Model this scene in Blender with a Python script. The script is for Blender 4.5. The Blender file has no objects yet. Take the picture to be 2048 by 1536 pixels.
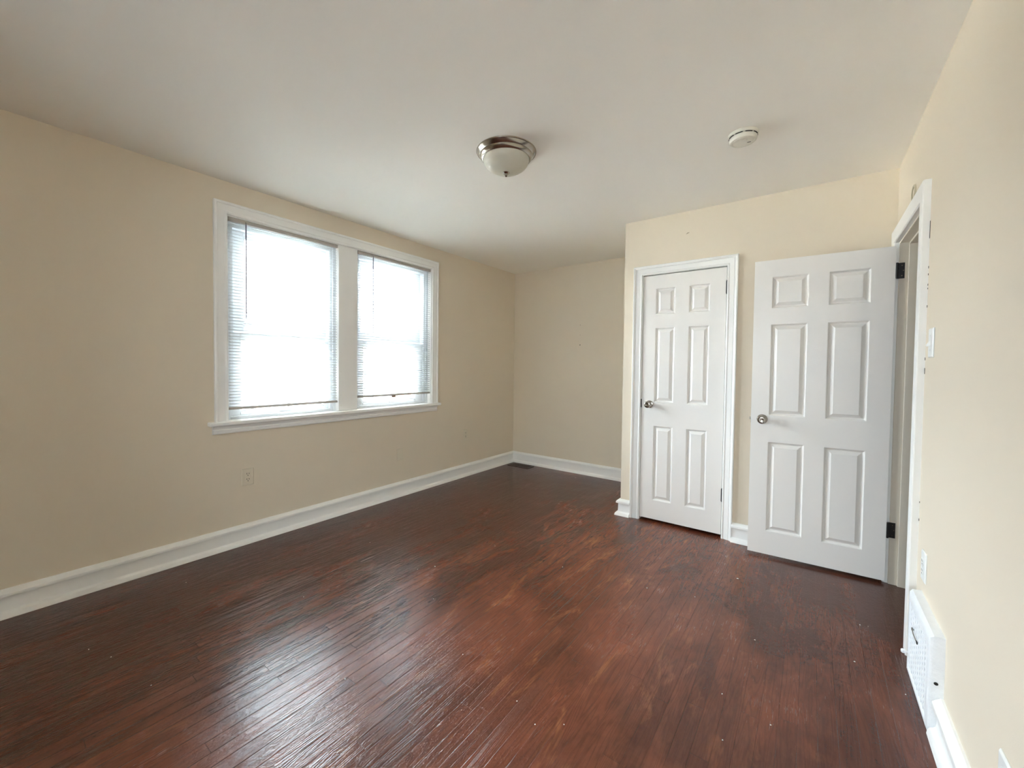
import bpy, bmesh, math, random
from mathutils import Vector, Matrix
random.seed(7)
S = bpy.context.scene
COL = S.collection

# ---------------------------------------------------------------- camera
CX, CY, CZ = 3.2126, 0.0, 1.2842
YAW, PITCH, ROLL, FPX = 0.6411, -0.0263, 0.0114, 815.57
cam_d = bpy.data.cameras.new('camera')
cam = bpy.data.objects.new('camera', cam_d)
COL.objects.link(cam)
S.camera = cam
cam_d.sensor_fit = 'HORIZONTAL'
cam_d.sensor_width = 36.0
cam_d.lens = FPX / 2048 * 36.0
cam_d.shift_x = 9.07 / 2048
cam_d.shift_y = -14.61 / 2048
cam_d.clip_start = 0.02
_f = Vector((-math.sin(YAW), math.cos(YAW), 0)); _r = Vector((math.cos(YAW), math.sin(YAW), 0)); _u = Vector((0, 0, 1))
_f2 = _f * math.cos(PITCH) + _u * math.sin(PITCH); _u2 = _u * math.cos(PITCH) - _f * math.sin(PITCH)
_r3 = _r * math.cos(ROLL) + _u2 * math.sin(ROLL); _u3 = _u2 * math.cos(ROLL) - _r * math.sin(ROLL)
cam.matrix_world = Matrix(((_r3.x, _u3.x, -_f2.x, CX), (_r3.y, _u3.y, -_f2.y, CY), (_r3.z, _u3.z, -_f2.z, CZ), (0, 0, 0, 1)))

# ---------------------------------------------------------------- world, light, exposure
EXPOSURE = 1.88
SKY = 26.0                      # radiance overhead
S.view_settings.view_transform = 'Standard'
S.view_settings.look = 'None'
S.view_settings.gamma = 1.0
S.view_settings.use_curve_mapping = False
S.view_settings.exposure = EXPOSURE
S.cycles.use_denoising = True
S.cycles.max_bounces = 14
S.cycles.diffuse_bounces = 8
S.cycles.transparent_max_bounces = 16
w = bpy.data.worlds.new('overcast_sky'); S.world = w
w.use_nodes = True
_bg = w.node_tree.nodes['Background']
_bg.inputs[0].default_value = (0.86, 0.965, 1.07, 1)
# overcast sky: three times brighter overhead than at the horizon
_wt = w.node_tree
_tc = _wt.nodes.new('ShaderNodeTexCoord'); _sx = _wt.nodes.new('ShaderNodeSeparateXYZ'); _wt.links.new(_tc.outputs['Generated'], _sx.inputs[0])
_mx = _wt.nodes.new('ShaderNodeMath'); _mx.operation = 'MAXIMUM'; _wt.links.new(_sx.outputs[2], _mx.inputs[0]); _mx.inputs[1].default_value = 0
_ma = _wt.nodes.new('ShaderNodeMath'); _ma.operation = 'MULTIPLY_ADD'; _wt.links.new(_mx.outputs[0], _ma.inputs[0]); _ma.inputs[1].default_value = SKY * 2 / 3; _ma.inputs[2].default_value = SKY / 3
_wt.links.new(_ma.outputs[0], _bg.inputs[1])

def portal(name, loc, sy, sz):
    l = bpy.data.lights.new(name, 'AREA'); l.shape = 'RECTANGLE'; l.size = sz; l.size_y = sy
    l.cycles.is_portal = True
    o = bpy.data.objects.new(name, l); COL.objects.link(o)
    o.location = loc; o.rotation_euler = (0, -math.pi / 2, 0)
    return o
portal('daylight_portal', (-0.19, 1.51, 1.58), 0.84, 1.46)
portal('daylight_portal', (-0.19, 2.53, 1.58), 0.86, 1.46)
_p = portal('daylight_portal', (2.95, -2.77, 1.55), 1.0, 1.1)  # samples the sky through the added fill window at the rear
_p.rotation_euler = (math.pi / 2, 0, 0); _p.data.size = 1.00; _p.data.size_y = 1.10

_sd = bpy.data.lights.new('sun', 'SUN'); _sd.energy = 55.0; _sd.angle = math.radians(2); _sd.color = (1, .95, .86)
_so = bpy.data.objects.new('sun', _sd); COL.objects.link(_so)      # stands behind the house, lights the street and the houses opposite
_so.rotation_euler = Vector((-.25, -.30, -.92)).to_track_quat('-Z', 'Y').to_euler()

# ---------------------------------------------------------------- room dimensions
W, H, D, DC, XC = 3.609, 2.5127, 4.448, 3.4257, 1.9025
YR = -2.6                       # wall behind the camera
HALLX = 4.75

# ---------------------------------------------------------------- helpers
def tag(o, label=None, cat=None, group=None, kind=None):
    if label: o['label'] = label
    if cat: o['category'] = cat
    if group: o['group'] = group
    if kind: o['kind'] = kind
    return o

def empty(name, loc, rz=0.0):
    o = bpy.data.objects.new(name, None); COL.objects.link(o)
    o.location = loc; o.rotation_euler = (0, 0, rz); o.empty_display_size = .05
    return o

class MB:
    def __init__(s): s.v = []; s.f = []
    def add(s, vs, fs):
        n = len(s.v); s.v += [tuple(p) for p in vs]; s.f += [tuple(i + n for i in f) for f in fs]; return s
    def box(s, x0, x1, y0, y1, z0, z1):
        vs = [(x, y, z) for z in (z0, z1) for y in (y0, y1) for x in (x0, x1)]
        return s.add(vs, [(0, 2, 3, 1), (4, 5, 7, 6), (0, 1, 5, 4), (2, 6, 7, 3), (0, 4, 6, 2), (1, 3, 7, 5)])
    def loft(s, rings, closed_ring=True, caps=True, closed_path=False):
        """rings: list of equally long point lists"""
        n = len(rings[0]); base = len(s.v)
        for r in rings: s.v += [tuple(p) for p in r]
        m = len(rings)
        for i in range(m if closed_path else m - 1):
            a = base + i * n; b = base + ((i + 1) % m) * n
            for j in range(n if closed_ring else n - 1):
                k = (j + 1) % n
                s.f.append((a + j, a + k, b + k, b + j))
        if caps and closed_ring and not closed_path:
            s.f.append(tuple(base + j for j in reversed(range(n))))
            s.f.append(tuple(base + (m - 1) * n + j for j in range(n)))
        return s
    def lathe(s, prof, O, A, n=32, capend=True):
        """prof: (r, h) pairs; O origin, A axis direction"""
        A = Vector(A).normalized(); O = Vector(O)
        X = A.orthogonal().normalized(); Y = A.cross(X)
        rings = []
        for r, h in prof:
            r = max(r, 1e-5)
            rings.append([O + A * h + (X * math.cos(t) + Y * math.sin(t)) * r for t in [2 * math.pi * i / n for i in range(n)]])
        return s.loft(rings)
    def tube(s, pts, r, n=8):
        pts = [Vector(p) for p in pts]; rings = []
        T0 = (pts[1] - pts[0]).normalized(); X = T0.orthogonal().normalized()
        for i, p in enumerate(pts):
            T = (pts[min(i + 1, len(pts) - 1)] - pts[max(i - 1, 0)]).normalized()
            X = (X - T * X.dot(T)).normalized(); Y = T.cross(X)
            rr = r[i] if isinstance(r, (list, tuple)) else r
            rings.append([p + (X * math.cos(t) + Y * math.sin(t)) * rr for t in [2 * math.pi * k / n for k in range(n)]])
        return s.loft(rings)
    def build(s, name, m, parent=None, smooth=30, bevel=0.0, seg=2, loc=None):
        me = bpy.data.meshes.new(name)
        me.from_pydata(s.v, [], s.f)
        bm = bmesh.new(); bm.from_mesh(me)
        bmesh.ops.recalc_face_normals(bm, faces=bm.faces)
        bm.to_mesh(me); bm.free()
        me.materials.append(m)
        o = bpy.data.objects.new(name, me); COL.objects.link(o)
        if parent is not None: o.parent = parent
        if loc is not None: o.location = loc
        if smooth:
            for p in me.polygons: p.use_smooth = True
            me.set_sharp_from_angle(angle=math.radians(smooth))
        if bevel:
            b = o.modifiers.new('bevel', 'BEVEL'); b.width = bevel; b.segments = seg; b.limit_method = 'ANGLE'
            b.angle_limit = math.radians(40)
        return o

# ---------------------------------------------------------------- materials
def mat(name):
    m = bpy.data.materials.new(name); m.use_nodes = True
    nt = m.node_tree; nt.nodes.clear()
    out = nt.nodes.new('ShaderNodeOutputMaterial')
    return m, nt, out
def N(nt, t, **k):
    n = nt.nodes.new(t)
    for a, b in k.items():
        if a.startswith('i_'): n.inputs[a[2:].replace('_', ' ')].default_value = b
        else: setattr(n, a, b)
    return n
def M_(nt, op, a, b=None, c=None, clamp=False):
    n = nt.nodes.new('ShaderNodeMath'); n.operation = op; n.use_clamp = clamp
    for i, x in enumerate((a, b, c)):
        if x is None: continue
        if isinstance(x, (int, float)): n.inputs[i].default_value = x
        else: nt.links.new(x, n.inputs[i])
    return n.outputs[0]
def MIX(nt, fac, a, b, mode='MIX'):
    n = nt.nodes.new('ShaderNodeMix'); n.data_type = 'RGBA'; n.blend_type = mode
    for s, x in ((n.inputs[0], fac), (n.inputs[6], a), (n.inputs[7], b)):
        if isinstance(x, (int, float)): s.default_value = x
        elif isinstance(x, tuple): s.default_value = x + (1,) if len(x) == 3 else x
        else: nt.links.new(x, s)
    return n.outputs[2]
def paint(name, col, rough=.5, bscale=220., bstr=.06, spec=.4, vary=.03, vscale=1.5, metallic=0.0, dist=.002):
    """painted surface: slightly uneven colour and a fine orange-peel bump"""
    m, nt, out = mat(name)
    p = N(nt, 'ShaderNodeBsdfPrincipled'); nt.links.new(p.outputs[0], out.inputs[0])
    tc = N(nt, 'ShaderNodeTexCoord')
    n1 = N(nt, 'ShaderNodeTexNoise', i_Scale=vscale, i_Detail=4.); nt.links.new(tc.outputs['Object'], n1.inputs['Vector'])
    c = MIX(nt, n1.outputs[0], tuple(max(0, x * (1 - vary)) for x in col), tuple(min(1, x * (1 + vary)) for x in col))
    nt.links.new(c, p.inputs['Base Color'])
    p.inputs['Roughness'].default_value = rough
    p.inputs['Metallic'].default_value = metallic
    p.inputs['Specular IOR Level'].default_value = spec
    n2 = N(nt, 'ShaderNodeTexNoise', i_Scale=bscale, i_Detail=2.); nt.links.new(tc.outputs['Object'], n2.inputs['Vector'])
    b = N(nt, 'ShaderNodeBump', i_Strength=bstr, i_Distance=dist); nt.links.new(n2.outputs[0], b.inputs['Height'])
    nt.links.new(b.outputs[0], p.inputs['Normal'])
    return m

WALL = paint('cream_wall_paint', (.765, .675, .54), .6, 260, .10, .3, .015)
CEIL = paint('ceiling_paint', (.91, .885, .82), .75, 160, .12, .2, .015)
TRIM = paint('white_trim_paint', (.91, .90, .87), .32, 90, .05, .5, .02, 6)
DOORM = paint('white_door_paint', (.86, .83, .785), .36, 120, .03, .5, .012, 3)
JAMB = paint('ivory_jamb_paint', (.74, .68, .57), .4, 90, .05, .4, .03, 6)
VINYL = paint('white_vinyl', (.80, .83, .86), .3, 50, .01, .5, .01)
SLAT = paint('white_vinyl_slat', (.80, .81, .81), .3, 50, .01, .5, .01)
_nt = SLAT.node_tree; _o = [n for n in _nt.nodes if n.type == 'OUTPUT_MATERIAL'][0]; _p = [n for n in _nt.nodes if n.type == 'BSDF_PRINCIPLED'][0]
_t = N(_nt, 'ShaderNodeBsdfTranslucent'); _t.inputs[0].default_value = (.86, .88, .88, 1)
_m = N(_nt, 'ShaderNodeMixShader'); _m.inputs[0].default_value = .40
_nt.links.new(_p.outputs[0], _m.inputs[1]); _nt.links.new(_t.outputs[0], _m.inputs[2]); _nt.links.new(_m.outputs[0], _o.inputs[0])
RAILM = paint('blind_rail_enamel', (.46, .42, .38), .35, 50, .01, .5, .02)
PLATE = paint('ivory_plastic_plate', (.74, .665, .53), .3, 50, .01, .5, .01)
WPLATE = paint('white_plastic_plate', (.82, .82, .79), .3, 50, .01, .5, .01)
REG = paint('thick_white_register_paint', (.84, .85, .86), .4, 90, .8, .5, .07, 25)
NICKEL = paint('brushed_nickel', (.40, .36, .31), .22, 300, .03, .5, .04, 20, 1.0)
BLACK = paint('black_hinge_metal', (.012, .010, .009), .35, 200, .05, .5, .1, 30)
DARK = paint('dark_slot', (.02, .017, .014), .6, 200, .02, .3, .1, 30)
WAND = paint('smoked_wand_plastic', (.16, .14, .18), .25, 50, .01, .5, .05)
CORD = paint('white_cord', (.75, .75, .74), .8, 400, .05, .2, .03)
BROWN = paint('brown_plastic', (.16, .10, .07), .4, 100, .05, .4, .08)
GRIME = paint('old_stain_mark', (.30, .25, .18), .8, 100, .05, .2, .2, 20)
VENTM = paint('bronze_vent_metal', (.055, .032, .02), .35, 200, .05, .5, .15, 20)
SMOKE = paint('aged_white_plastic', (.72, .69, .60), .4, 60, .01, .4, .02)
FLECK = paint('white_plaster_fleck', (.80, .78, .72), .8, 400, .3, .2, .1, 60)
TUBE = paint('painted_over_ring', (.50, .44, .31), .5, 120, .2, .3, .06, 30)

# frosted dome glass
DOME, nt, out = mat('frosted_dome_glass')
p = N(nt, 'ShaderNodeBsdfPrincipled'); p.inputs['Base Color'].default_value = (.80, .77, .66, 1); p.inputs['Roughness'].default_value = .3
tr = N(nt, 'ShaderNodeBsdfTranslucent'); tr.inputs[0].default_value = (.85, .82, .72, 1)
tc = N(nt, 'ShaderNodeTexCoord'); n1 = N(nt, 'ShaderNodeTexNoise', i_Scale=14., i_Detail=3., i_Distortion=1.5); nt.links.new(tc.outputs['Object'], n1.inputs['Vector'])
nt.links.new(MIX(nt, n1.outputs[0], (.76, .72, .60), (.84, .82, .73)), p.inputs['Base Color'])
mx = N(nt, 'ShaderNodeMixShader'); mx.inputs[0].default_value = .35
nt.links.new(p.outputs[0], mx.inputs[1]); nt.links.new(tr.outputs[0], mx.inputs[2]); nt.links.new(mx.outputs[0], out.inputs[0])

# clear window glass (thin)
GLASS, nt, out = mat('window_glass')
t = N(nt, 'ShaderNodeBsdfTransparent'); t.inputs[0].default_value = (.96, .98, .98, 1)
g = N(nt, 'ShaderNodeBsdfGlossy'); g.inputs['Roughness'].default_value = .02
fr = N(nt, 'ShaderNodeFresnel', i_IOR=1.5)
mx = N(nt, 'ShaderNodeMixShader'); nt.links.new(fr.outputs[0], mx.inputs[0]); nt.links.new(t.outputs[0], mx.inputs[1]); nt.links.new(g.outputs[0], mx.inputs[2])
nt.links.new(mx.outputs[0], out.inputs[0])

# stained strip-oak floor, boards along Y
FLOOR, nt, out = mat('dark_stained_strip_oak')
tc = N(nt, 'ShaderNodeTexCoord'); sp = N(nt, 'ShaderNodeSeparateXYZ'); nt.links.new(tc.outputs['Object'], sp.inputs[0])
X, Y = sp.outputs[0], sp.outputs[1]
PW = .0572
wob = N(nt, 'ShaderNodeTexNoise', i_Scale=.8, i_Detail=1.); nt.links.new(tc.outputs['Object'], wob.inputs['Vector'])
xs = M_(nt, 'DIVIDE', X, PW)
ix = M_(nt, 'FLOOR', xs); fx = M_(nt, 'FRACT', xs)
wn = N(nt, 'ShaderNodeTexWhiteNoise', noise_dimensions='1D'); nt.links.new(ix, wn.inputs['W'])
ys = M_(nt, 'DIVIDE', M_(nt, 'ADD', Y, M_(nt, 'MULTIPLY', wn.outputs[0], 7.3)), .95)
iy = M_(nt, 'FLOOR', ys); fy = M_(nt, 'FRACT', ys)
cv = N(nt, 'ShaderNodeCombineXYZ'); nt.links.new(ix, cv.inputs[0]); nt.links.new(iy, cv.inputs[1])
wn2 = N(nt, 'ShaderNodeTexWhiteNoise', noise_dimensions='2D'); nt.links.new(cv.outputs[0], wn2.inputs['Vector'])
R1 = wn2.outputs[0]
sc = N(nt, 'ShaderNodeSeparateColor'); nt.links.new(wn2.outputs[1], sc.inputs[0])
R2, R3 = sc.outputs[1], sc.outputs[2]
# grain: contour lines of a long stretched noise field -> cathedral figure
gv = N(nt, 'ShaderNodeCombineXYZ')
nt.links.new(M_(nt, 'MULTIPLY', X, 15.), gv.inputs[0]); nt.links.new(M_(nt, 'ADD', M_(nt, 'MULTIPLY', Y, .95), M_(nt, 'MULTIPLY', R1, 41.)), gv.inputs[1]); nt.links.new(M_(nt, 'MULTIPLY', R2, 37.), gv.inputs[2])
gn = N(nt, 'ShaderNodeTexNoise', i_Scale=1., i_Detail=2., i_Roughness=.45, i_Distortion=.2); nt.links.new(gv.outputs[0], gn.inputs['Vector'])
ring = M_(nt, 'ADD', M_(nt, 'MULTIPLY', M_(nt, 'SINE', M_(nt, 'MULTIPLY', gn.outputs[0], 120.)), .5), .5)
# fine pores, strongly stretched
pv = N(nt, 'ShaderNodeCombineXYZ')
nt.links.new(M_(nt, 'MULTIPLY', X, 330.), pv.inputs[0]); nt.links.new(M_(nt, 'ADD', M_(nt, 'MULTIPLY', Y, 14.), M_(nt, 'MULTIPLY', R1, 90.)), pv.inputs[1])
pn = N(nt, 'ShaderNodeTexNoise', i_Scale=1., i_Detail=3.); nt.links.new(pv.outputs[0], pn.inputs['Vector'])
# medium streaks
sv = N(nt, 'ShaderNodeCombineXYZ')
nt.links.new(M_(nt, 'MULTIPLY', X, 22.), sv.inputs[0]); nt.links.new(M_(nt, 'MULTIPLY', Y, 2.2), sv.inputs[1])
sn = N(nt, 'ShaderNodeTexNoise', i_Scale=1., i_Detail=4., i_Roughness=.6); nt.links.new(sv.outputs[0], sn.inputs['Vector'])
# worn patches
wv = N(nt, 'ShaderNodeCombineXYZ')
nt.links.new(M_(nt, 'MULTIPLY', X, 3.4), wv.inputs[0]); nt.links.new(M_(nt, 'MULTIPLY', Y, 1.7), wv.inputs[1])
wnz = N(nt, 'ShaderNodeTexNoise', i_Scale=1., i_Detail=5., i_Roughness=.62, i_Distortion=.4); nt.links.new(wv.outputs[0], wnz.inputs['Vector'])
# wear and its paler tone are stronger in a band down the middle
trf = M_(nt, 'SUBTRACT', 1.25, M_(nt, 'ABSOLUTE', M_(nt, 'SUBTRACT', X, 2.2)), clamp=True)
wear = M_(nt, 'MULTIPLY', M_(nt, 'SUBTRACT', M_(nt, 'ADD', M_(nt, 'ADD', wnz.outputs[0], M_(nt, 'MULTIPLY', trf, .20)), M_(nt, 'MULTIPLY', M_(nt, 'SUBTRACT', R3, .5), .09)), .50), 2.6, clamp=True)
blot = N(nt, 'ShaderNodeTexNoise', i_Scale=3.1, i_Detail=3.); nt.links.new(tc.outputs['Object'], blot.inputs['Vector'])
dk = M_(nt, 'MULTIPLY', M_(nt, 'SUBTRACT', blot.outputs[0], .55), 5., clamp=True)
c0 = MIX(nt, sn.outputs[0], (.044, .0108, .0054), (.120, .032, .0160))
c0 = MIX(nt, M_(nt, 'MULTIPLY', R1, .18), c0, (.095, .025, .0135))
c1 = MIX(nt, M_(nt, 'MULTIPLY', wear, .62), c0, (.330, .092, .042))
opn = N(nt, 'ShaderNodeTexNoise', i_Scale=1., i_Detail=4., i_Roughness=.7, i_Distortion=.8)
ov = N(nt, 'ShaderNodeCombineXYZ'); nt.links.new(M_(nt, 'MULTIPLY', X, 10.), ov.inputs[0]); nt.links.new(M_(nt, 'ADD', M_(nt, 'MULTIPLY', Y, 2.6), 17.), ov.inputs[1]); nt.links.new(ov.outputs[0], opn.inputs['Vector'])
orange = M_(nt, 'MULTIPLY', M_(nt, 'MULTIPLY', M_(nt, 'SUBTRACT', opn.outputs[0], .56), 6., clamp=True), trf)
c1 = MIX(nt, M_(nt, 'MULTIPLY', orange, .48), c1, (.460, .165, .060))
c1 = MIX(nt, M_(nt, 'MULTIPLY', dk, .25), c1, (.028, .0095, .0070))
c2 = MIX(nt, M_(nt, 'MULTIPLY', M_(nt, 'POWER', ring, 3.), M_(nt, 'ADD', .14, M_(nt, 'MULTIPLY', wear, .26))), c1, (.020, .007, .0045))
c3 = MIX(nt, M_(nt, 'MULTIPLY', M_(nt, 'GREATER_THAN', pn.outputs[0], .58), .14), c2, (.018, .0065, .0045))
ex = M_(nt, 'MINIMUM', fx, M_(nt, 'SUBTRACT', 1., fx)); ey = M_(nt, 'MINIMUM', fy, M_(nt, 'SUBTRACT', 1., fy))
gapx = M_(nt, 'LESS_THAN', ex, .009); gapy = M_(nt, 'LESS_THAN', ey, .0010)
gap = M_(nt, 'MAXIMUM', gapx, gapy)
c4 = MIX(nt, M_(nt, 'MULTIPLY', gap, .30), c3, (.010, .004, .003))
p = N(nt, 'ShaderNodeBsdfPrincipled'); nt.links.new(c4, p.inputs['Base Color'])
rg = M_(nt, 'ADD', .15, M_(nt, 'MULTIPLY', wnz.outputs[0], .12)); rg = M_(nt, 'ADD', rg, M_(nt, 'MULTIPLY', pn.outputs[0], .08))
nt.links.new(rg, p.inputs['Roughness']); p.inputs['Specular IOR Level'].default_value = .62
# height: grooves, cupped and tilted boards, grain, brush-coat ripples
edge = M_(nt, 'MULTIPLY', ex, 34., clamp=True)
tilt = M_(nt, 'MULTIPLY', M_(nt, 'SUBTRACT', fx, .5), M_(nt, 'SUBTRACT', R2, .5))
rv = N(nt, 'ShaderNodeCombineXYZ'); nt.links.new(M_(nt, 'MULTIPLY', X, 75.), rv.inputs[0]); nt.links.new(M_(nt, 'MULTIPLY', Y, 42.), rv.inputs[1])
rip = N(nt, 'ShaderNodeTexNoise', i_Scale=1., i_Detail=3., i_Roughness=.6, i_Distortion=.6); nt.links.new(rv.outputs[0], rip.inputs['Vector'])
lo = N(nt, 'ShaderNodeTexNoise', i_Scale=5., i_Detail=2.); nt.links.new(tc.outputs['Object'], lo.inputs['Vector'])
h = M_(nt, 'MULTIPLY', edge, .30)
h = M_(nt, 'ADD', h, M_(nt, 'MULTIPLY', tilt, .5))
h = M_(nt, 'ADD', h, M_(nt, 'MULTIPLY', ring, .16))
h = M_(nt, 'ADD', h, M_(nt, 'MULTIPLY', pn.outputs[0], .16))
h = M_(nt, 'ADD', h, M_(nt, 'MULTIPLY', rip.outputs[0], .60))
h = M_(nt, 'ADD', h, M_(nt, 'MULTIPLY', lo.outputs[0], 1.2))
h = M_(nt, 'SUBTRACT', h, M_(nt, 'MULTIPLY', gapy, .4))
b = N(nt, 'ShaderNodeBump', i_Strength=.85, i_Distance=.0022); nt.links.new(h, b.inputs['Height']); nt.links.new(b.outputs[0], p.inputs['Normal'])
nt.links.new(p.outputs[0], out.inputs[0])

# outdoor materials
def brickmat(name, c1, c2, mortar):
    m, nt, out = mat(name)
    p = N(nt, 'ShaderNodeBsdfPrincipled', i_Roughness=.85); nt.links.new(p.outputs[0], out.inputs[0])
    tc = N(nt, 'ShaderNodeTexCoord'); sp = N(nt, 'ShaderNodeSeparateXYZ'); nt.links.new(tc.outputs['Object'], sp.inputs[0])
    cv = N(nt, 'ShaderNodeCombineXYZ'); nt.links.new(sp.outputs[1], cv.inputs[0]); nt.links.new(sp.outputs[2], cv.inputs[1])
    br = N(nt, 'ShaderNodeTexBrick', i_Scale=1.); br.inputs['Color1'].default_value = c1 + (1,); br.inputs['Color2'].default_value = c2 + (1,)
    br.inputs['Mortar'].default_value = mortar + (1,); br.inputs['Brick Width'].default_value = .22; br.inputs['Row Height'].default_value = .075; br.inputs['Mortar Size'].default_value = .008
    nt.links.new(cv.outputs[0], br.inputs['Vector']); nt.links.new(br.outputs[0], p.inputs['Base Color'])
    return m
BRICK = brickmat('pale_orange_brick', (.15, .085, .05), (.12, .065, .04), (.16, .14, .12))
STUC = paint('grey_stucco', (.115, .11, .105), .9, 40, .3, .2, .04, 1)
STUC2 = paint('tan_stucco', (.125, .11, .092), .9, 40, .3, .2, .04, 1)
OUTWIN = paint('dark_house_window', (.03, .033, .036), .5, 10, .01, .2, .05)
OUTTRIM = paint('white_house_trim', (.17, .17, .165), .6, 30, .05, .3, .03)
ROOFM = paint('grey_roofing', (.30, .29, .28), .9, 20, .3, .2, .1, 3)
STREET = paint('pale_street_asphalt', (.55, .55, .54), .9, 30, .3, .2, .1, 1)

# ================================================================ setting
def structure(o, label, cat): return tag(o, label, cat, kind='structure')

WY0, WY1, WZ0, WZ1 = 1.085, 2.970, .862, 2.297            # rough opening of the double window
m = MB()
m.box(-.17, 0, YR - .15, WY0, 0, H); m.box(-.17, 0, WY1, D + .15, 0, H); m.box(-.17, 0, WY0, WY1, 0, WZ0); m.box(-.17, 0, WY0, WY1, WZ1, H)
wall_left = structure(m.build('wall_left', WALL, smooth=0), 'beige wall on the left holding the double window', 'wall')
wall_back = structure(MB().box(0, W + .14, D, D + .15, 0, H).build('wall_back', WALL, smooth=0), 'cream end wall of the alcove in the far corner', 'wall')
CX0, CX1, CZ1 = 2.050, 2.703, 2.060                        # closet opening
m = MB(); m.box(XC, CX0, DC, DC + .10, 0, H); m.box(CX1, W, DC, DC + .10, 0, H); m.box(CX0, CX1, DC, DC + .10, CZ1, H)
wall_closet = structure(m.build('wall_closet', WALL, smooth=0), 'cream closet front wall around the narrow door', 'wall')
structure(MB().box(XC, XC + .10, DC + .10, D, 0, H).build('wall_alcove', WALL, smooth=0), 'closet side wall closing the alcove on its right', 'wall')
EY0, EY1, EZ1 = 2.593, 3.335, 2.048                        # entry opening in right wall
m = MB(); m.box(W, W + .14, YR - .15, EY0, 0, H); m.box(W, W + .14, EY1, D, 0, H); m.box(W, W + .14, EY0, EY1, EZ1, H)
wall_right = structure(m.build('wall_right', WALL, smooth=0), 'brightly lit cream wall on the right with light switch', 'wall')
RX0, RX1, RZ0, RZT = 2.55, 3.40, 1.00, 2.10                 # opening of the unseen window added for fill light
m = MB(); m.box(0, RX0, YR - .15, YR, 0, H); m.box(RX1, W, YR - .15, YR, 0, H); m.box(RX0, RX1, YR - .15, YR, 0, RZ0); m.box(RX0, RX1, YR - .15, YR, RZT, H)
structure(m.build('wall_rear', WALL, smooth=0), 'cream wall behind the viewpoint with an added fill-light window', 'wall')
structure(MB().box(HALLX, HALLX + .1, 1.2, D, 0, H).build('wall_hall', WALL, smooth=0), 'beige hallway wall beyond the open doorway', 'wall')
structure(MB().box(W + .14, HALLX, 1.1, 1.2, 0, H).build('wall_hall_end', WALL, smooth=0), 'near end wall of the hallway beyond the doorway', 'wall')
structure(MB().box(W + .14, HALLX, D, D + .1, 0, H).build('wall_hall_far', WALL, smooth=0), 'far end wall of the hallway beyond the doorway', 'wall')
structure(MB().box(-.17, HALLX + .1, YR - .15, D + .15, H, H + .12).build('ceiling', CEIL, smooth=0), 'off-white painted plaster ceiling', 'ceiling')
structure(MB().box(-.17, HALLX + .1, YR - .15, D + .15, -.12, 0).build('floor', FLOOR, smooth=0), 'dark reddish-brown worn strip wood floor', 'floor')

# ---- baseboards: cap, flat board, shoe
BP = [(0, .140), (.008, .140), (.020, .130), (.029, .121), (.031, .110), (.030, .1055), (.0145, .1045), (.0145, .098),
      (.016, .046), (.018, .034), (.024, .028), (.032, .024), (.038, .014), (.040, 0), (0, 0)]
def board(name, p0, p1, out, m0, m1, label):
    """p0-p1 along the wall foot, out = direction into the room, m0/m1 mitre factors (+ inner corner, - outer)"""
    p0, p1, out = Vector(p0 + (0,)), Vector(p1 + (0,)), Vector(out + (0,))
    al = (p1 - p0).normalized(); rings = []
    n = max(2, int((p1 - p0).length / .25))
    for i in range(n + 1):
        r = []
        for t, z in BP:
            a = p0 + al * (m0 * t); b_ = p1 - al * (m1 * t)
            r.append(a.lerp(b_, i / n) + out * t + Vector((0, 0, z)))
        rings.append(r)
    return structure(MB().loft(rings).build(name, TRIM, smooth=25), label, 'baseboard')
board('baseboard_left', (0, YR), (0, D), (1, 0), 1, 1, 'long white baseboard under the window wall')
board('baseboard_back', (0, D), (XC, D), (0, -1), 1, 1, 'white baseboard along the alcove end wall')
board('baseboard_alcove', (XC, D), (XC, DC), (-1, 0), 1, -1, 'white baseboard on the hidden closet side wall')
board('baseboard_closet', (XC, DC), (1.990, DC), (0, -1), -1, 0, 'short white baseboard stub at the left of the closet door')
board('baseboard_closet_right', (2.758, DC), (W - .03, DC), (0, -1), 0, 0, 'white baseboard between closet door and open door')
board('baseboard_right', (W, YR), (W, 2.03), (-1, 0), 1, 0, 'white baseboard on the right wall ending at the register')

# ---- generic three-sided casing swept around an opening
def casing(mb, prof, A0, A1, Z0, Z1, to3):
    """inner edge: from (A0,Z0) up to Z1, across to A1, down. prof: (a outward, b off the wall)"""
    rings = []
    for k in range(4):
        r = []
        for a, b_ in prof:
            if k == 0: q = (A0 - a, Z0)
            elif k == 1: q = (A0 - a, Z1 + a)
            elif k == 2: q = (A1 + a, Z1 + a)
            else: q = (A1 + a, Z0)
            r.append(to3(q[0], q[1], b_))
        rings.append(r)
    mb.loft(rings); return mb
CP = [(0, 0), (0, .009), (.005, .012), (.010, .011), (.014, .008), (.020, .009), (.034, .014), (.046, .016), (.050, .013), (.054, .020), (.062, .024), (.068, .024), (.072, .020), (.072, 0)]

# ---- window trim
WIN = lambda a, z, b_: (b_, a, z)
trim_1 = structure(casing(MB(), [(0, 0), (0, .012), (.006, .016), (.014, .016), (.020, .013), (.030, .014), (.052, .018), (.060, .018), (.064, .024), (.074, .026), (.080, .022), (.080, 0)],
                   WY0 + .008, WY1 - .008, .885, WZ1 - .006, WIN).build('trim_1', TRIM, smooth=25), 'white moulded casing around the double window', 'window trim')
m = MB(); m.box(-.168, .052, .975, 3.062, .858, .885)
m.build('window_stool', TRIM, trim_1, bevel=.006, seg=3)
rings = []
AP = [(0, .800), (.012, .800), (.016, .806), (.018, .826), (.012, .830), (.016, .838), (.026, .850), (.030, .858), (0, .858)]
for y in (1.000, 3.035): rings.append([(t, y, z) for t, z in AP])
MB().loft(rings).build('window_apron', TRIM, trim_1, smooth=25)
ML0, ML1 = 1.916, 2.094
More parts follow.
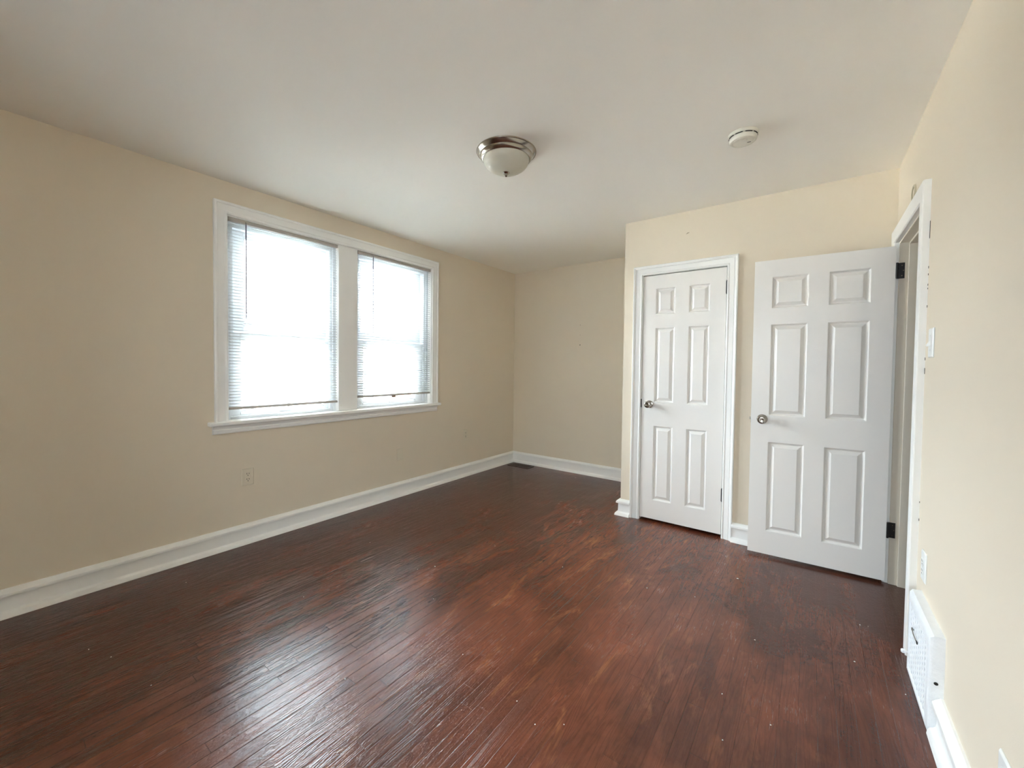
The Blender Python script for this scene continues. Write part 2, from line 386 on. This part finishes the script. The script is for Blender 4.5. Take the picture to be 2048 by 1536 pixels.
MB().box(-.168, -.004, ML0, ML1, .885, WZ1).build('mullion_post', TRIM, trim_1, bevel=.003)
m = MB(); m.box(-.168, -.001, WY0, WY0 + .014, .885, WZ1); m.box(-.168, -.001, WY1 - .014, WY1, .885, WZ1); m.box(-.168, -.001, WY0 + .014, WY1 - .014, WZ1 - .012, WZ1)
m.build('jamb_liner', TRIM, trim_1, smooth=0)
for z, y in ((1.478, 1.923), (1.385, 1.932), (1.302, 1.921), (1.22, 1.935), (1.098, 1.922), (1.02, 1.934), (.93, 1.938)):
    MB().lathe([(.0, .0002), (.0035, .0), (.003, .0015), (0, .002)], (-.0045, y, z), (1, 0, 0), 7).build('paint_chip', FLECK, trim_1)

# ---- two single-hung vinyl windows
def ringbox(mb, x0, x1, y0, y1, z0, z1, wy0, wy1, wz0, wz1):
    mb.box(x0, x1, y0, y0 + wy0, z0, z1); mb.box(x0, x1, y1 - wy1, y1, z0, z1)
    mb.box(x0, x1, y0 + wy0, y1 - wy1, z0, z0 + wz0); mb.box(x0, x1, y0 + wy0, y1 - wy1, z1 - wz1, z1); return mb
def window(n, y0, y1, gu0, gu1, gl0, gl1, label):
    z0, z1 = .885, WZ1 - .012
    fw = .050
    fr_ = MB(); ringbox(fr_, -.165, -.062, y0, y1, z0, z1, fw, fw, .026, .05)
    ringbox(fr_, -.062, -.050, y0, y1, z0, z1, .028, .028, .020, .028)
    root = structure(fr_.build('window_%d' % n, VINYL, bevel=.003), label, 'window')
    iy0, iy1 = y0 + fw, y1 - fw
    us = MB(); ringbox(us, -.150, -.118, iy0, iy1, 1.470, z1 - .05, gu0 - iy0 - .012, iy1 - gu1 - .012, .098, .040)
    ringbox(us, -.146, -.122, gu0 - .012, gu1 + .012, 1.568, z1 - .09, .012, .012, .012, .012)
    u = us.build('upper_sash', VINYL, root, bevel=.003)
    MB().box(-.136, -.132, gu0, gu1, 1.580, z1 - .102).build('glass_pane', GLASS, u, smooth=0)
    ls = MB(); ringbox(ls, -.110, -.076, iy0, iy1, .911, 1.500, gl0 - iy0 - .010, iy1 - gl1 - .010, .022, .044)
    ringbox(ls, -.106, -.080, gl0 - .010, gl1 + .010, .933, 1.456, .010, .010, .010, .010)
    l = ls.build('lower_sash', VINYL, root, bevel=.003)
    MB().box(-.095, -.091, gl0, gl1, .943, 1.446).build('glass_pane', GLASS, l, smooth=0)
    ym = (y0 + y1) / 2
    MB().box(-.100, -.080, ym - .028, ym + .028, 1.500, 1.510).build('sash_lock', VINYL, l, bevel=.003)
    MB().box(-.078, -.066, ym - .04, ym + .04, .917, .925).build('lift_rail', VINYL, l, bevel=.002)
    return root
window(1, WY0 + .014, ML0, 1.248, 1.802, 1.208, 1.822, 'white vinyl sash window at the left of the mullion')
window(2, ML1, WY1 - .014, 2.205, 2.800, 2.205, 2.800, 'white vinyl sash window at the right of the mullion')

# window added behind the viewpoint, out of view, to brighten the room
m = MB()
for a, b_, c, d_ in ((RX0, RX0 + .06, RZ0, RZT), (RX1 - .06, RX1, RZ0, RZT), (RX0 + .06, RX1 - .06, RZ0, RZ0 + .06), (RX0 + .06, RX1 - .06, RZT - .06, RZT), (RX0 + .06, RX1 - .06, 1.50, 1.55)):
    m.box(a, b_, YR - .12, YR - .06, c, d_)
window_3 = structure(m.build('window_3', VINYL, bevel=.003), 'plain white sash window added for fill light in the wall behind the viewpoint', 'window')
for c, d_ in ((RZ0 + .06, 1.50), (1.55, RZT - .06)):
    MB().box(RX0 + .06, RX1 - .06, YR - .092, YR - .088, c, d_).build('glass_pane', GLASS, window_3, smooth=0)

# ---- mini blinds
def blind(y0, y1, ztop, zbot, wand_y, wand_z, label, plug):
    x = -.022
    root = tag(empty('window_blind', (x, (y0 + y1) / 2, ztop)), label, 'window blind', 'horizontal mini blinds in the window')
    h = (y1 - y0) / 2
    MB().box(-.0125, .0125, -h, h, -.026, 0).build('headrail', RAILM, root, bevel=.0015)
    z = -.026 - .019; zb = zbot - ztop
    n = int((z - (zb + .018)) / .0212); pitch = (z - (zb + .018)) / n
    m = MB(); K = 4
    til = math.radians(15)
    for i in range(n + 1):
        zz = z - pitch * i
        sag = .0012 * math.sin(i * 1.7)
        rings = []
        for yy in (-h + .004, -h * .5, 0, h * .5, h - .004):
            top = []; bot = []
            for k in range(K + 1):
                t = k / K * 2 - 1; xx = .0125 * t; cz = .0024 * (1 - t * t)
                dx = xx * math.cos(til) ; dz = -xx * math.sin(til) + cz
                top.append((dx, yy, zz + dz + .0003 + sag * .3)); bot.append((dx, yy, zz + dz - .0003 + sag * .3))
            rings.append(top + bot[::-1])
        m.loft(rings)
    m.build('slat_curtain', SLAT, root, smooth=40)
    br = MB().box(-.0125, .0125, -h, h, zb, zb + .017).build('bottom_rail', RAILM, root, bevel=.002)
    for yy in (-h * .62, 0, h * .62):
        MB().box(-.014, .014, yy - .009, yy + .009, zb - .003, zb + .019).build('rail_clip', RAILM, br, bevel=.001)
    for yy in (-h * .80, 0, h * .80):
        c = MB(); c.tube([(.0132, yy, -.024), (.0132, yy, zb + .01)], .0006, 5); c.tube([(-.0132, yy, -.024), (-.0132, yy, zb + .01)], .0006, 5)
        c.build('ladder_cord', CORD, root)
    wy = wand_y - (y0 + y1) / 2; L = wand_z - ztop
    pts = [(.019, wy, -.030 + (L + .03) * i / 40) for i in range(41)]
    wd = MB().tube(pts, [.0048 if i % 2 else .0040 for i in range(41)], 6).build('tilt_wand', WAND, root)
    MB().tube([(.010, wy, -.012), (.017, wy, -.018), (.019, wy, -.036)], .0016, 6).build('wand_hook', DARK, wd)
    if plug:
        MB().box(-.006, .016, plug - (y0 + y1) / 2 - .022, plug - (y0 + y1) / 2 + .022, zb - .016, zb + .004).build('cord_plug', BROWN, root, bevel=.003)
    return root
blind(1.103, 1.909, 2.286, .958, 1.213, 1.598, 'left mini blind hanging lower, with dark tilt wand, beside the mullion', None)
blind(2.100, 2.955, 2.284, .986, 2.252, 1.567, 'right mini blind with brown plug under its higher bottom rail', 2.49)

# ================================================================ doors
def panel_door(mb, w, hgt, t, cols, rows):
    """slab in local X (0..w), Y (front at 0, back at t), Z; moulded panels on both faces"""
    xs = sorted({0, w, *[c for q in cols for c in q]}); zs = sorted({0, hgt, *[c for q in rows for c in q]})
    PR = [(0, 0), (.003, .002), (.010, .0125), (.0145, .0135), (.0175, .0125), (.035, .0018), (.0365, .001)]
    for side in (0, 1):
        f = (lambda d: d) if side == 0 else (lambda d: t - d)
        for i in range(len(xs) - 1):
            for j in range(len(zs) - 1):
                a, b_, c, d_ = xs[i], xs[i + 1], zs[j], zs[j + 1]
                if any(abs(a - q[0]) < 1e-6 for q in cols) and any(abs(c - q[0]) < 1e-6 for q in rows):
                    rings = [[(a + o, f(dp), c + o), (b_ - o, f(dp), c + o), (b_ - o, f(dp), d_ - o), (a + o, f(dp), d_ - o)] for o, dp in PR]
                    mb.loft(rings, caps=False)
                    n = len(mb.v); mb.f.append((n - 4, n - 3, n - 2, n - 1))
                else:
                    mb.add([(a, f(0), c), (b_, f(0), c), (b_, f(0), d_), (a, f(0), d_)], [(0, 1, 2, 3)])
    mb.add([(0, 0, 0), (w, 0, 0), (w, t, 0), (0, t, 0)], [(0, 1, 2, 3)]); mb.add([(0, 0, hgt), (w, 0, hgt), (w, t, hgt), (0, t, hgt)], [(0, 1, 2, 3)])
    mb.add([(0, 0, 0), (0, t, 0), (0, t, hgt), (0, 0, hgt)], [(0, 1, 2, 3)]); mb.add([(w, 0, 0), (w, t, 0), (w, t, hgt), (w, 0, hgt)], [(0, 1, 2, 3)])
    return mb
def knob(parent, x, z, ydir=-1, y=0):
    m = MB()
    m.lathe([(0, 0), (.031, 0), (.032, .003), (.028, .008), (.014, .012), (.011, .016), (.011, .030), (.016, .036), (.024, .042), (.0275, .050), (.0275, .058), (.024, .065), (.016, .0685), (.010, .0675), (.006, .0665), (0, .0665)], (x, y, z), (0, ydir, 0), 40)
    return m.build('door_knob', NICKEL, parent, smooth=35)
def butt_hinge(parent, x, y, z, hgt=.09, leaf=None):
    m = MB(); m.lathe([(0, 0), (.0055, 0), (.0055, hgt), (0, hgt)], (x, y, z), (0, 0, 1), 14)
    m.lathe([(0, 0), (.004, .001), (.0045, .004), (0, .009)], (x, y, z + hgt), (0, 0, 1), 12)
    m.lathe([(0, 0), (.004, -.001), (.0045, -.004), (0, -.009)], (x, y, z), (0, 0, 1), 12)
    if leaf: m.box(*leaf)
    return m.build('hinge', BLACK, parent)
# closet door
DW, DH = .618, 2.018
door_1 = panel_door(MB(), DW, DH, .035, [(.101, .253), (.357, .506)], [(.160, .778), (.976, 1.588), (1.696, 1.908)]).build('door_1', DOORM, smooth=12)
door_1.location = (2.069, DC + .002, .024)
structure(door_1, 'narrow closed white six-panel closet door', 'door')
knob(door_1, .066, .955)
butt_hinge(door_1, DW + .002, -.004, .258, leaf=(DW - .003, DW + .004, -.003, .0005, .258, .348))
butt_hinge(door_1, DW + .002, -.004, 1.822, leaf=(DW - .002, DW + .004, -.003, .0005, 1.822, 1.912))
MB().box(-.009, .001, -.002, .010, .925, .996).build('latch_strike', BLACK, door_1, bevel=.001)
CL = lambda a, z, b_: (a, DC - b_, z)
trim_2 = structure(casing(MB(), CP, 2.060, 2.692, 0, 2.052, CL).build('trim_2', TRIM, smooth=25), 'white moulded casing around the closet door', 'door trim')
m = MB(); m.box(CX0, 2.066, DC, DC + .10, 0, CZ1); m.box(2.690, CX1, DC, DC + .10, 0, CZ1); m.box(2.066, 2.690, DC, DC + .10, 2.050, CZ1)
m.build('jamb', TRIM, trim_2, smooth=0)
# open entry door, hinged at the far end of the doorway and swung back along the closet wall
EW, EH = .711, 1.995
door_2 = panel_door(MB(), EW, EH, .035, [(.103, .301), (.405, .604)], [(.160, .770), (.950, 1.564), (1.672, 1.882)]).build('door_2', DOORM, smooth=12)
ang = .045
hx, hy = 3.5925, 3.2972
door_2.rotation_euler = (0, 0, ang)
door_2.location = (hx - EW * math.cos(ang), hy - EW * math.sin(ang), .020)
structure(door_2, 'wide white six-panel door standing open against the closet wall', 'door')
knob(door_2, .066, .922)
knob(door_2, .066, .922, 1, .035)
m = MB(); m.box(-.0012, .002, .006, .029, .893, .951); m.box(-.010, .0, .012, .023, .913, .931)
m.build('latch', NICKEL, door_2, bevel=.0008)
for z0 in (.262, 1.805):
    hg = MB(); hg.lathe([(0, 0), (.006, 0), (.006, .092), (0, .092)], (EW + .006, .004, z0), (0, 0, 1), 14)
    hg.box(EW + .006, EW + .042, .0155, .0175, z0, z0 + .092)
    hg = hg.build('hinge', BLACK, door_2)
    for zz, xx in ((.016, .030), (.046, .036), (.076, .030)):
        MB().lathe([(0, 0), (.0035, 0), (.003, .0012), (0, .0014)], (EW + xx, .0155, z0 + zz), (0, -1, 0), 10).build('screw_head', NICKEL, hg)
# entry casing and jamb
EN = lambda a, z, b_: (W - b_, a, z)
EP = [(0, 0), (0, .020), (.004, .025), (.070, .028), (.076, .027), (.078, .023), (.078, 0)]
trim_3 = structure(casing(MB(), EP, 2.606, 3.330, 0, 2.040, EN).build('trim_3', TRIM, smooth=25), 'white flat casing around the open doorway on the right', 'door trim')
m = MB(); m.box(W, W + .14, EY0, EY0 + .018, 0, EZ1); m.box(W, W + .14, EY1 - .018, EY1, 0, EZ1); m.box(W, W + .14, EY0 + .018, EY1 - .018, EZ1 - .016, EZ1)
m.box(W + .040, W + .13, EY0 + .018, EY0 + .030, 0, EZ1 - .016); m.box(W + .040, W + .13, EY1 - .030, EY1 - .018, 0, EZ1 - .016); m.box(W + .040, W + .13, EY0 + .03, EY1 - .03, EZ1 - .028, EZ1 - .016)
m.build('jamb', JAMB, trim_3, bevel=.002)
for z, l in ((1.86, .075), (1.73, .010), (1.70, .008), (1.655, .008), (1.64, .006), (1.56, .010), (1.33, .012), (1.27, .026), (.70, .007), (.62, .01)):
    MB().box(W - .0015, W - .0002, 2.5235, 2.5285, z, z + l).build('paint_chip', DARK, trim_3, smooth=0)
# marks on walls
m = MB().lathe([(0, .0), (.004, 0), (.003, .0006), (0, .0008)], (.9735, D, 1.785), (0, -1, 0), 8).build('nail_hole', GRIME, wall_back)
m = MB().lathe([(0, .0), (.003, 0), (.003, .0006), (0, .0008)], (.9745, D, 1.665), (0, -1, 0), 8).build('nail_hole', GRIME, wall_back)
m = MB().lathe([(0, .0), (.006, 0), (.005, .0006), (0, .0008)], (.974, D, 1.546), (0, -1, 0), 8).build('nail_hole', DARK, wall_back)
MB().tube([(2.394, DC - .0005, 2.336), (2.405, DC - .0005, 2.343), (2.418, DC - .0005, 2.345)], [.001, .003, .001], 6).build('scuff_mark', GRIME, wall_closet)

# ================================================================ fixtures
# ceiling lamp
lamp = tag(empty('ceiling_lamp', (1.7745, 1.8917, H)), 'round flush ceiling lamp with frosted dome and brushed nickel rim', 'ceiling lamp')
MB().lathe([(.0, 0), (.1705, 0), (.172, -.003), (.1705, -.006), (.166, -.007), (.163, -.011), (.156, -.019), (.1525, -.022), (.1505, -.0235), (.151, -.027), (.1495, -.030), (.146, -.036), (.139, -.043), (.134, -.045), (.131, -.043), (.130, -.038), (0, -.036)], (0, 0, 0), (0, 0, 1), 72).build('metal_pan', NICKEL, lamp, smooth=28)
pr = [(.131, -.040)]
for i in range(0, 15):
    t = i / 14 * math.pi / 2
    pr.append((.131 * math.cos(t) ** .9 if i < 14 else 0.0005, -.044 - .074 * math.sin(t)))
MB().lathe(pr, (0, 0, 0), (0, 0, 1), 64).build('glass_dome', DOME, lamp, smooth=50)
MB().lathe([(0, -.112), (.020, -.1155), (.0205, -.119), (.016, -.124), (.008, -.126), (.0065, -.130), (.0082, -.133), (.0082, -.137), (.004, -.141), (0, -.142)], (0, 0, 0), (0, 0, 1), 28).build('finial', NICKEL, lamp, smooth=40)
# smoke detector
sm = tag(empty('smoke_detector', (2.893, 2.468, H)), 'small round white smoke detector on the ceiling', 'smoke detector')
MB().lathe([(0, 0), (.070, 0), (.071, -.004), (.069, -.014), (.066, -.017), (0, -.017)], (0, 0, 0), (0, 0, 1), 56).build('base_ring', SMOKE, sm)
MB().lathe([(0, -.016), (.061, -.016), (.0655, -.0235), (.0655, -.028), (.063, -.036), (.058, -.041), (.050, -.0425), (.047, -.0405), (.044, -.0425), (0, -.044)], (0, 0, 0), (0, 0, 1), 56).build('cover', SMOKE, sm)
for k in range(9):
    a0 = 2 * math.pi * k / 9 + .10; n = 8; rings = []
    for i in range(n + 1):
        a = a0 + i / n * .52
        rings.append([((r) * math.cos(a), r * math.sin(a), z) for r, z in ((.060, -.0172), (.0668, -.0172), (.0668, -.0200), (.060, -.0200))])
    MB().loft(rings).build('vent_slot', DARK, sm)
MB().lathe([(0, -.043), (.010, -.043), (.010, -.0455), (.008, -.0465), (0, -.0465)], (.012, -.018, 0), (0, 0, 1), 24).build('test_button', SMOKE, sm)
MB().box(.018, .034, .012, .015, -.0445, -.0430).build('sounder_slit', DARK, sm)

# wall plates
def plate(name, origin, along, out, w_, h_, matp, label, cat, kind, group=None):
    """plate in a wall: local frame along / up / out"""
    o = tag(empty(name, origin), label, cat, group)
    along, out = Vector(along), Vector(out)
    def P(a, u, n): return tuple(along * a + Vector((0, 0, u)) + out * n)
    def pbox(mb, a0, a1, u0, u1, n0, n1):
        mb.add([P(a, u, n) for n in (n0, n1) for u in (u0, u1) for a in (a0, a1)], [(0, 2, 3, 1), (4, 5, 7, 6), (0, 1, 5, 4), (2, 6, 7, 3), (0, 4, 6, 2), (1, 3, 7, 5)]); return mb
    m = MB(); a, u = w_ / 2, h_ / 2
    m.loft([[P(sa * (a - i), su * (u - i), n) for sa, su in ((-1, -1), (1, -1), (1, 1), (-1, 1))] for i, n in ((0, 0), (0, .003), (.004, .0065))])
    m.build('cover_plate', matp, o, bevel=.001)
    def screw(u0): MB().lathe([(0, .0), (.0035, 0), (.003, .0012), (0, .0014)], P(0, u0, .0063), out, 10).build('screw_head', matp, o)
    if kind == 'duplex' or kind == 'decora':
        if kind == 'decora': rc = pbox(MB(), -.017, .017, -.034, .034, .006, .0085).build('receptacle', matp, o, bevel=.001)
        for s_ in (-1, 1):
            if kind == 'duplex':
                rc = MB().lathe([(0, .006), (.0175, .006), (.0170, .0085), (0, .0085)], P(0, s_ * .0195, 0), out, 24).build('receptacle', matp, o)
            c = s_ * .0195
            pbox(MB(), -.0085, -.0055, c - .001, c + .009, .0084, .0089).build('socket_slot', DARK, rc, smooth=0)
            pbox(MB(), .0055, .0085, c - .001, c + .008, .0084, .0089).build('socket_slot', DARK, rc, smooth=0)
            MB().lathe([(0, 0), (.0030, 0), (.0030, .0005), (0, .0005)], P(0, c - .009, .0084), out, 12).build('ground_hole', DARK, rc)
        if kind == 'duplex': screw(0)
        else: screw(.048); screw(-.048)
    elif kind == 'blank':
        screw(.042); screw(-.042)
    elif kind == 'switch':
        rings = [[P(-.005, -.012, .006), P(.005, -.012, .006), P(.005, .012, .006), P(-.005, .012, .006)],
                 [P(-.004, -.013, .012), P(.004, -.013, .012), P(.004, .006, .010), P(-.004, .006, .010)],
                 [P(-.0035, -.016, .017), P(.0035, -.016, .017), P(.0035, -.008, .019), P(-.0035, -.008, .019)]]
        MB().loft(rings).build('toggle', matp, o, bevel=.0008)
        screw(.030); screw(-.030)
    return o
plate('wall_outlet', (0, 1.213, .473), (0, 1, 0), (1, 0, 0), .079, .121, PLATE, 'ivory outlet with black sockets below the left end of the window', 'wall outlet', 'decora')
plate('blank_plate', (0, 2.558, .409), (0, 1, 0), (1, 0, 0), .070, .115, PLATE, 'plain ivory cover plate low on the wall, between the two outlets', 'wall plate', 'blank')
plate('wall_outlet', (0, 3.496, .481), (0, 1, 0), (1, 0, 0), .079, .125, PLATE, 'faint ivory outlet on window wall, nearest to the alcove corner', 'wall outlet', 'duplex')
plate('light_switch', (W, 2.405, 1.400), (0, -1, 0), (-1, 0, 0), .076, .122, WPLATE, 'white toggle light switch beside the open doorway', 'light switch', 'switch')
plate('wall_outlet', (W, 2.385, .470), (0, -1, 0), (-1, 0, 0), .076, .122, WPLATE, 'white outlet on the right wall just above the register', 'wall outlet', 'duplex')
plate('wall_outlet', (W, 1.475, .300), (0, -1, 0), (-1, 0, 0), .076, .122, WPLATE, 'white outlet cut by the lower right corner of the photo', 'wall outlet', 'duplex')

# painted-over round bracket above the doorway
rg_ = tag(empty('wall_ring', (W, 2.915, 2.185)), 'painted-over round ring on the wall above the doorway casing', 'wall ring')
n = 40; rings = []
for i in range(n):
    a = 2 * math.pi * i / n
    rings.append([(-b_, r * math.cos(a), r * math.sin(a)) for r, b_ in ((.046, 0), (.044, .006), (.038, .008), (.033, .006), (.032, 0))])
MB().loft(rings, closed_path=True, caps=False).build('ring_rim', TUBE, rg_)
MB().lathe([(0, 0), (.031, 0), (.030, .003), (0, .004)], (0, 0, 0), (-1, 0, 0), 32).build('ring_centre', WALL, rg_)

# wall register
RY0, RY1, RZ1, RD = 2.032, 2.425, .352, .040
rt = tag(empty('wall_register', (W, (RY0 + RY1) / 2, 0)), 'white paint-caked heating register at the foot of the right wall', 'wall register')
hw = (RY1 - RY0) / 2
fr2 = [[(-n_, sa * (hw - i), zb_ if su < 0 else RZ1 - j) for sa, su in ((-1, -1), (1, -1), (1, 1), (-1, 1))] for i, j, n_, zb_ in
       ((0, 0, 0, .001), (.002, .002, .028, .001), (.008, .012, .037, .004), (.020, .030, .040, .012), (.034, .044, .040, .024), (.038, .048, .034, .028))]
MB().loft(fr2).build('frame', REG, rt, smooth=40)
m = MB()
for k in range(13):
    zz = .040 + k * .0205
    m.add([(-.034, -hw + .038, zz), (-.034, hw - .038, zz), (-.0366, hw - .038, zz + .006), (-.0366, -hw + .038, zz + .006), (-.034, hw - .038, zz + .016), (-.034, -hw + .038, zz + .016)], [(0, 1, 2, 3), (3, 2, 4, 5)])
for k in range(9):
    yy = -hw + .05 + k * (2 * hw - .1) / 8
    m.box(-.0366, -.034, yy - .002, yy + .002, .03, RZ1 - .05)
m.build('grille', REG, rt, smooth=0)
lv = MB().lathe([(0, .032), (.005, .032), (.004, .046), (.008, .050), (.009, .056), (.006, .061), (0, .062)], (0, hw - .030, .085), (-1, 0, 0), 16).build('damper_knob', REG, rt)
MB().box(-.0402, -.0360, .100, .112, .210, .222).build('screw_hole', DARK, rt, bevel=.002)
MB().tube([(-.0395, .10, .222), (-.042, .06, .220), (-.0395, .02, .214)], .0022, 6).build('spring_clip', NICKEL, rt)
MB().box(-.0402, -.036, .005, .020, .206, .216).build('screw_hole', DARK, rt, bevel=.002)
MB().lathe([(0, 0), (.006, 0), (.005, .001), (0, .001)], (-.020, -hw + .0005, .185), (0, -1, 0), 12).build('screw_hole', DARK, rt)

# floor vent in the corner
vt = tag(empty('floor_vent', (.232, 4.300, 0)), 'dark bronze floor vent in the alcove corner', 'floor vent')
m = MB(); a, b_ = .158, .075
ringbox_ = [(-a, a, -b_, -b_ + .014), (-a, a, b_ - .014, b_), (-a, -a + .016, -b_ + .014, b_ - .014), (a - .016, a, -b_ + .014, b_ - .014)]
for q in ringbox_: m.box(*q, .0002, .005)
m.build('frame', VENTM, vt, bevel=.001)
m = MB()
for k in range(22):
    xx = -a + .020 + k * (2 * a - .040) / 21
    m.box(xx - .0022, xx + .0022, -b_ + .014, b_ - .014, .0004, .0044)
m.box(-a + .016, a - .016, -.002, .002, .0004, .0046)
m.build('grille', VENTM, vt, smooth=0)

# paint flecks on the floor
pts = [(2.474, 2.373), (2.718, 2.446), (2.879, 2.824), (3.028, 2.231), (1.963, 2.288), (2.551, 1.912), (1.317, 1.791), (1.259, 1.697), (.689, 1.746), (1.001, 1.110), (1.433, 2.259), (2.001, 1.316), (1.578, 1.534),
       (3.438, 2.691), (3.470, 2.700), (3.395, 2.336), (3.542, 2.222), (.318, .767), (.661, .322), (.803, .372), (1.141, .433), (2.960, 1.778), (1.718, .919), (2.448, 1.213), (2.531, 1.276), (2.338, 1.257), (3.125, 1.729), (2.997, 1.556)]
big = {2: 1.7, 6: 1.7, 0: 1.2, 13: 1.3, 15: 1.4, 3: 1.1}
fm = []
for k in range(4):
    m = MB(); n = 7; rs = [.0026 * random.uniform(.6, 1.3) for _ in range(n)]
    m.loft([[(rs[i] * s_ * 1.3 * math.cos(2 * math.pi * i / n), rs[i] * s_ * math.sin(2 * math.pi * i / n), z_) for i in range(n)] for s_, z_ in ((1, 0), (1, .0008), (.7, .0016))])
    o = m.build('paint_fleck', FLECK); fm.append(o.data); bpy.data.objects.remove(o)
for i, (x, y) in enumerate(pts):
    o = bpy.data.objects.new('paint_fleck', fm[i % 4]); COL.objects.link(o)
    s_ = big.get(i, .8); o.scale = (s_, s_, 1); o.location = (x, y, 0); o.rotation_euler = (0, 0, random.uniform(0, 6.28))
    tag(o, 'tiny white paint fleck lying on the dark wood floor', 'paint fleck', 'white paint flecks scattered on the floor')

# ================================================================ outside
structure(MB().box(-60, -.3, -40, 60, -3.35, -3.2).build('ground', STREET, smooth=0), 'pale street and yards below the window', 'ground')
def house(y0, y1, xf, ztop, mt, label, winz, wins):
    o = tag(empty('rowhouse', (xf, (y0 + y1) / 2, -3.2)), label, 'house', 'row of houses across the street')
    h = (y1 - y0) / 2
    wl = MB().box(-8, 0, -h, h, 0, ztop + 3.2).build('wall', mt, o, smooth=0)
    MB().box(-8.2, .25, -h, h, ztop + 3.2, ztop + 3.45).build('cornice', OUTTRIM, o, bevel=.02)
    MB().box(-8, -.1, -h, h, ztop + 3.45, ztop + 3.6).build('roof', ROOFM, o, smooth=0)
    for wy in wins:
        for wz in winz:
            f = MB(); ringbox(f, -.02, .06, wy - .48, wy + .48, wz, wz + 1.5, .07, .07, .09, .07); f.box(-.02, .05, wy - .41, wy + .41, wz + .72, wz + .78)
            f = f.build('window', OUTTRIM, o, smooth=0)
            MB().box(-.01, .01, wy - .41, wy + .41, wz + .09, wz + 1.43).build('pane', OUTWIN, f, smooth=0)
    d_ = MB().box(-.02, .08, h - 1.35, h - .40, .35, 2.5).build('front_door', OUTTRIM, o, bevel=.01)
    return o
house(1.0, 5.4, -15, 1.9, STUC, 'grey stucco rowhouse at the left end of the row outside', (.9, 3.55), (-1.2, .6))
house(5.4, 9.8, -15, 1.9, STUC2, 'tan stucco rowhouse seen through the left window', (.9, 3.55), (-1.2, .6))
house(9.8, 14.2, -15, 2.1, STUC, 'grey stucco rowhouse seen between both windows', (.9, 3.55), (-1.2, .6))
house(14.2, 18.6, -15, 2.3, BRICK, 'orange brick rowhouse seen through the right window', (.9, 3.55), (-1.2, .6))
house(18.6, 23.0, -15, 2.3, BRICK, 'orange brick rowhouse at the far right end of the row outside', (.9, 3.55), (-1.2, .6))
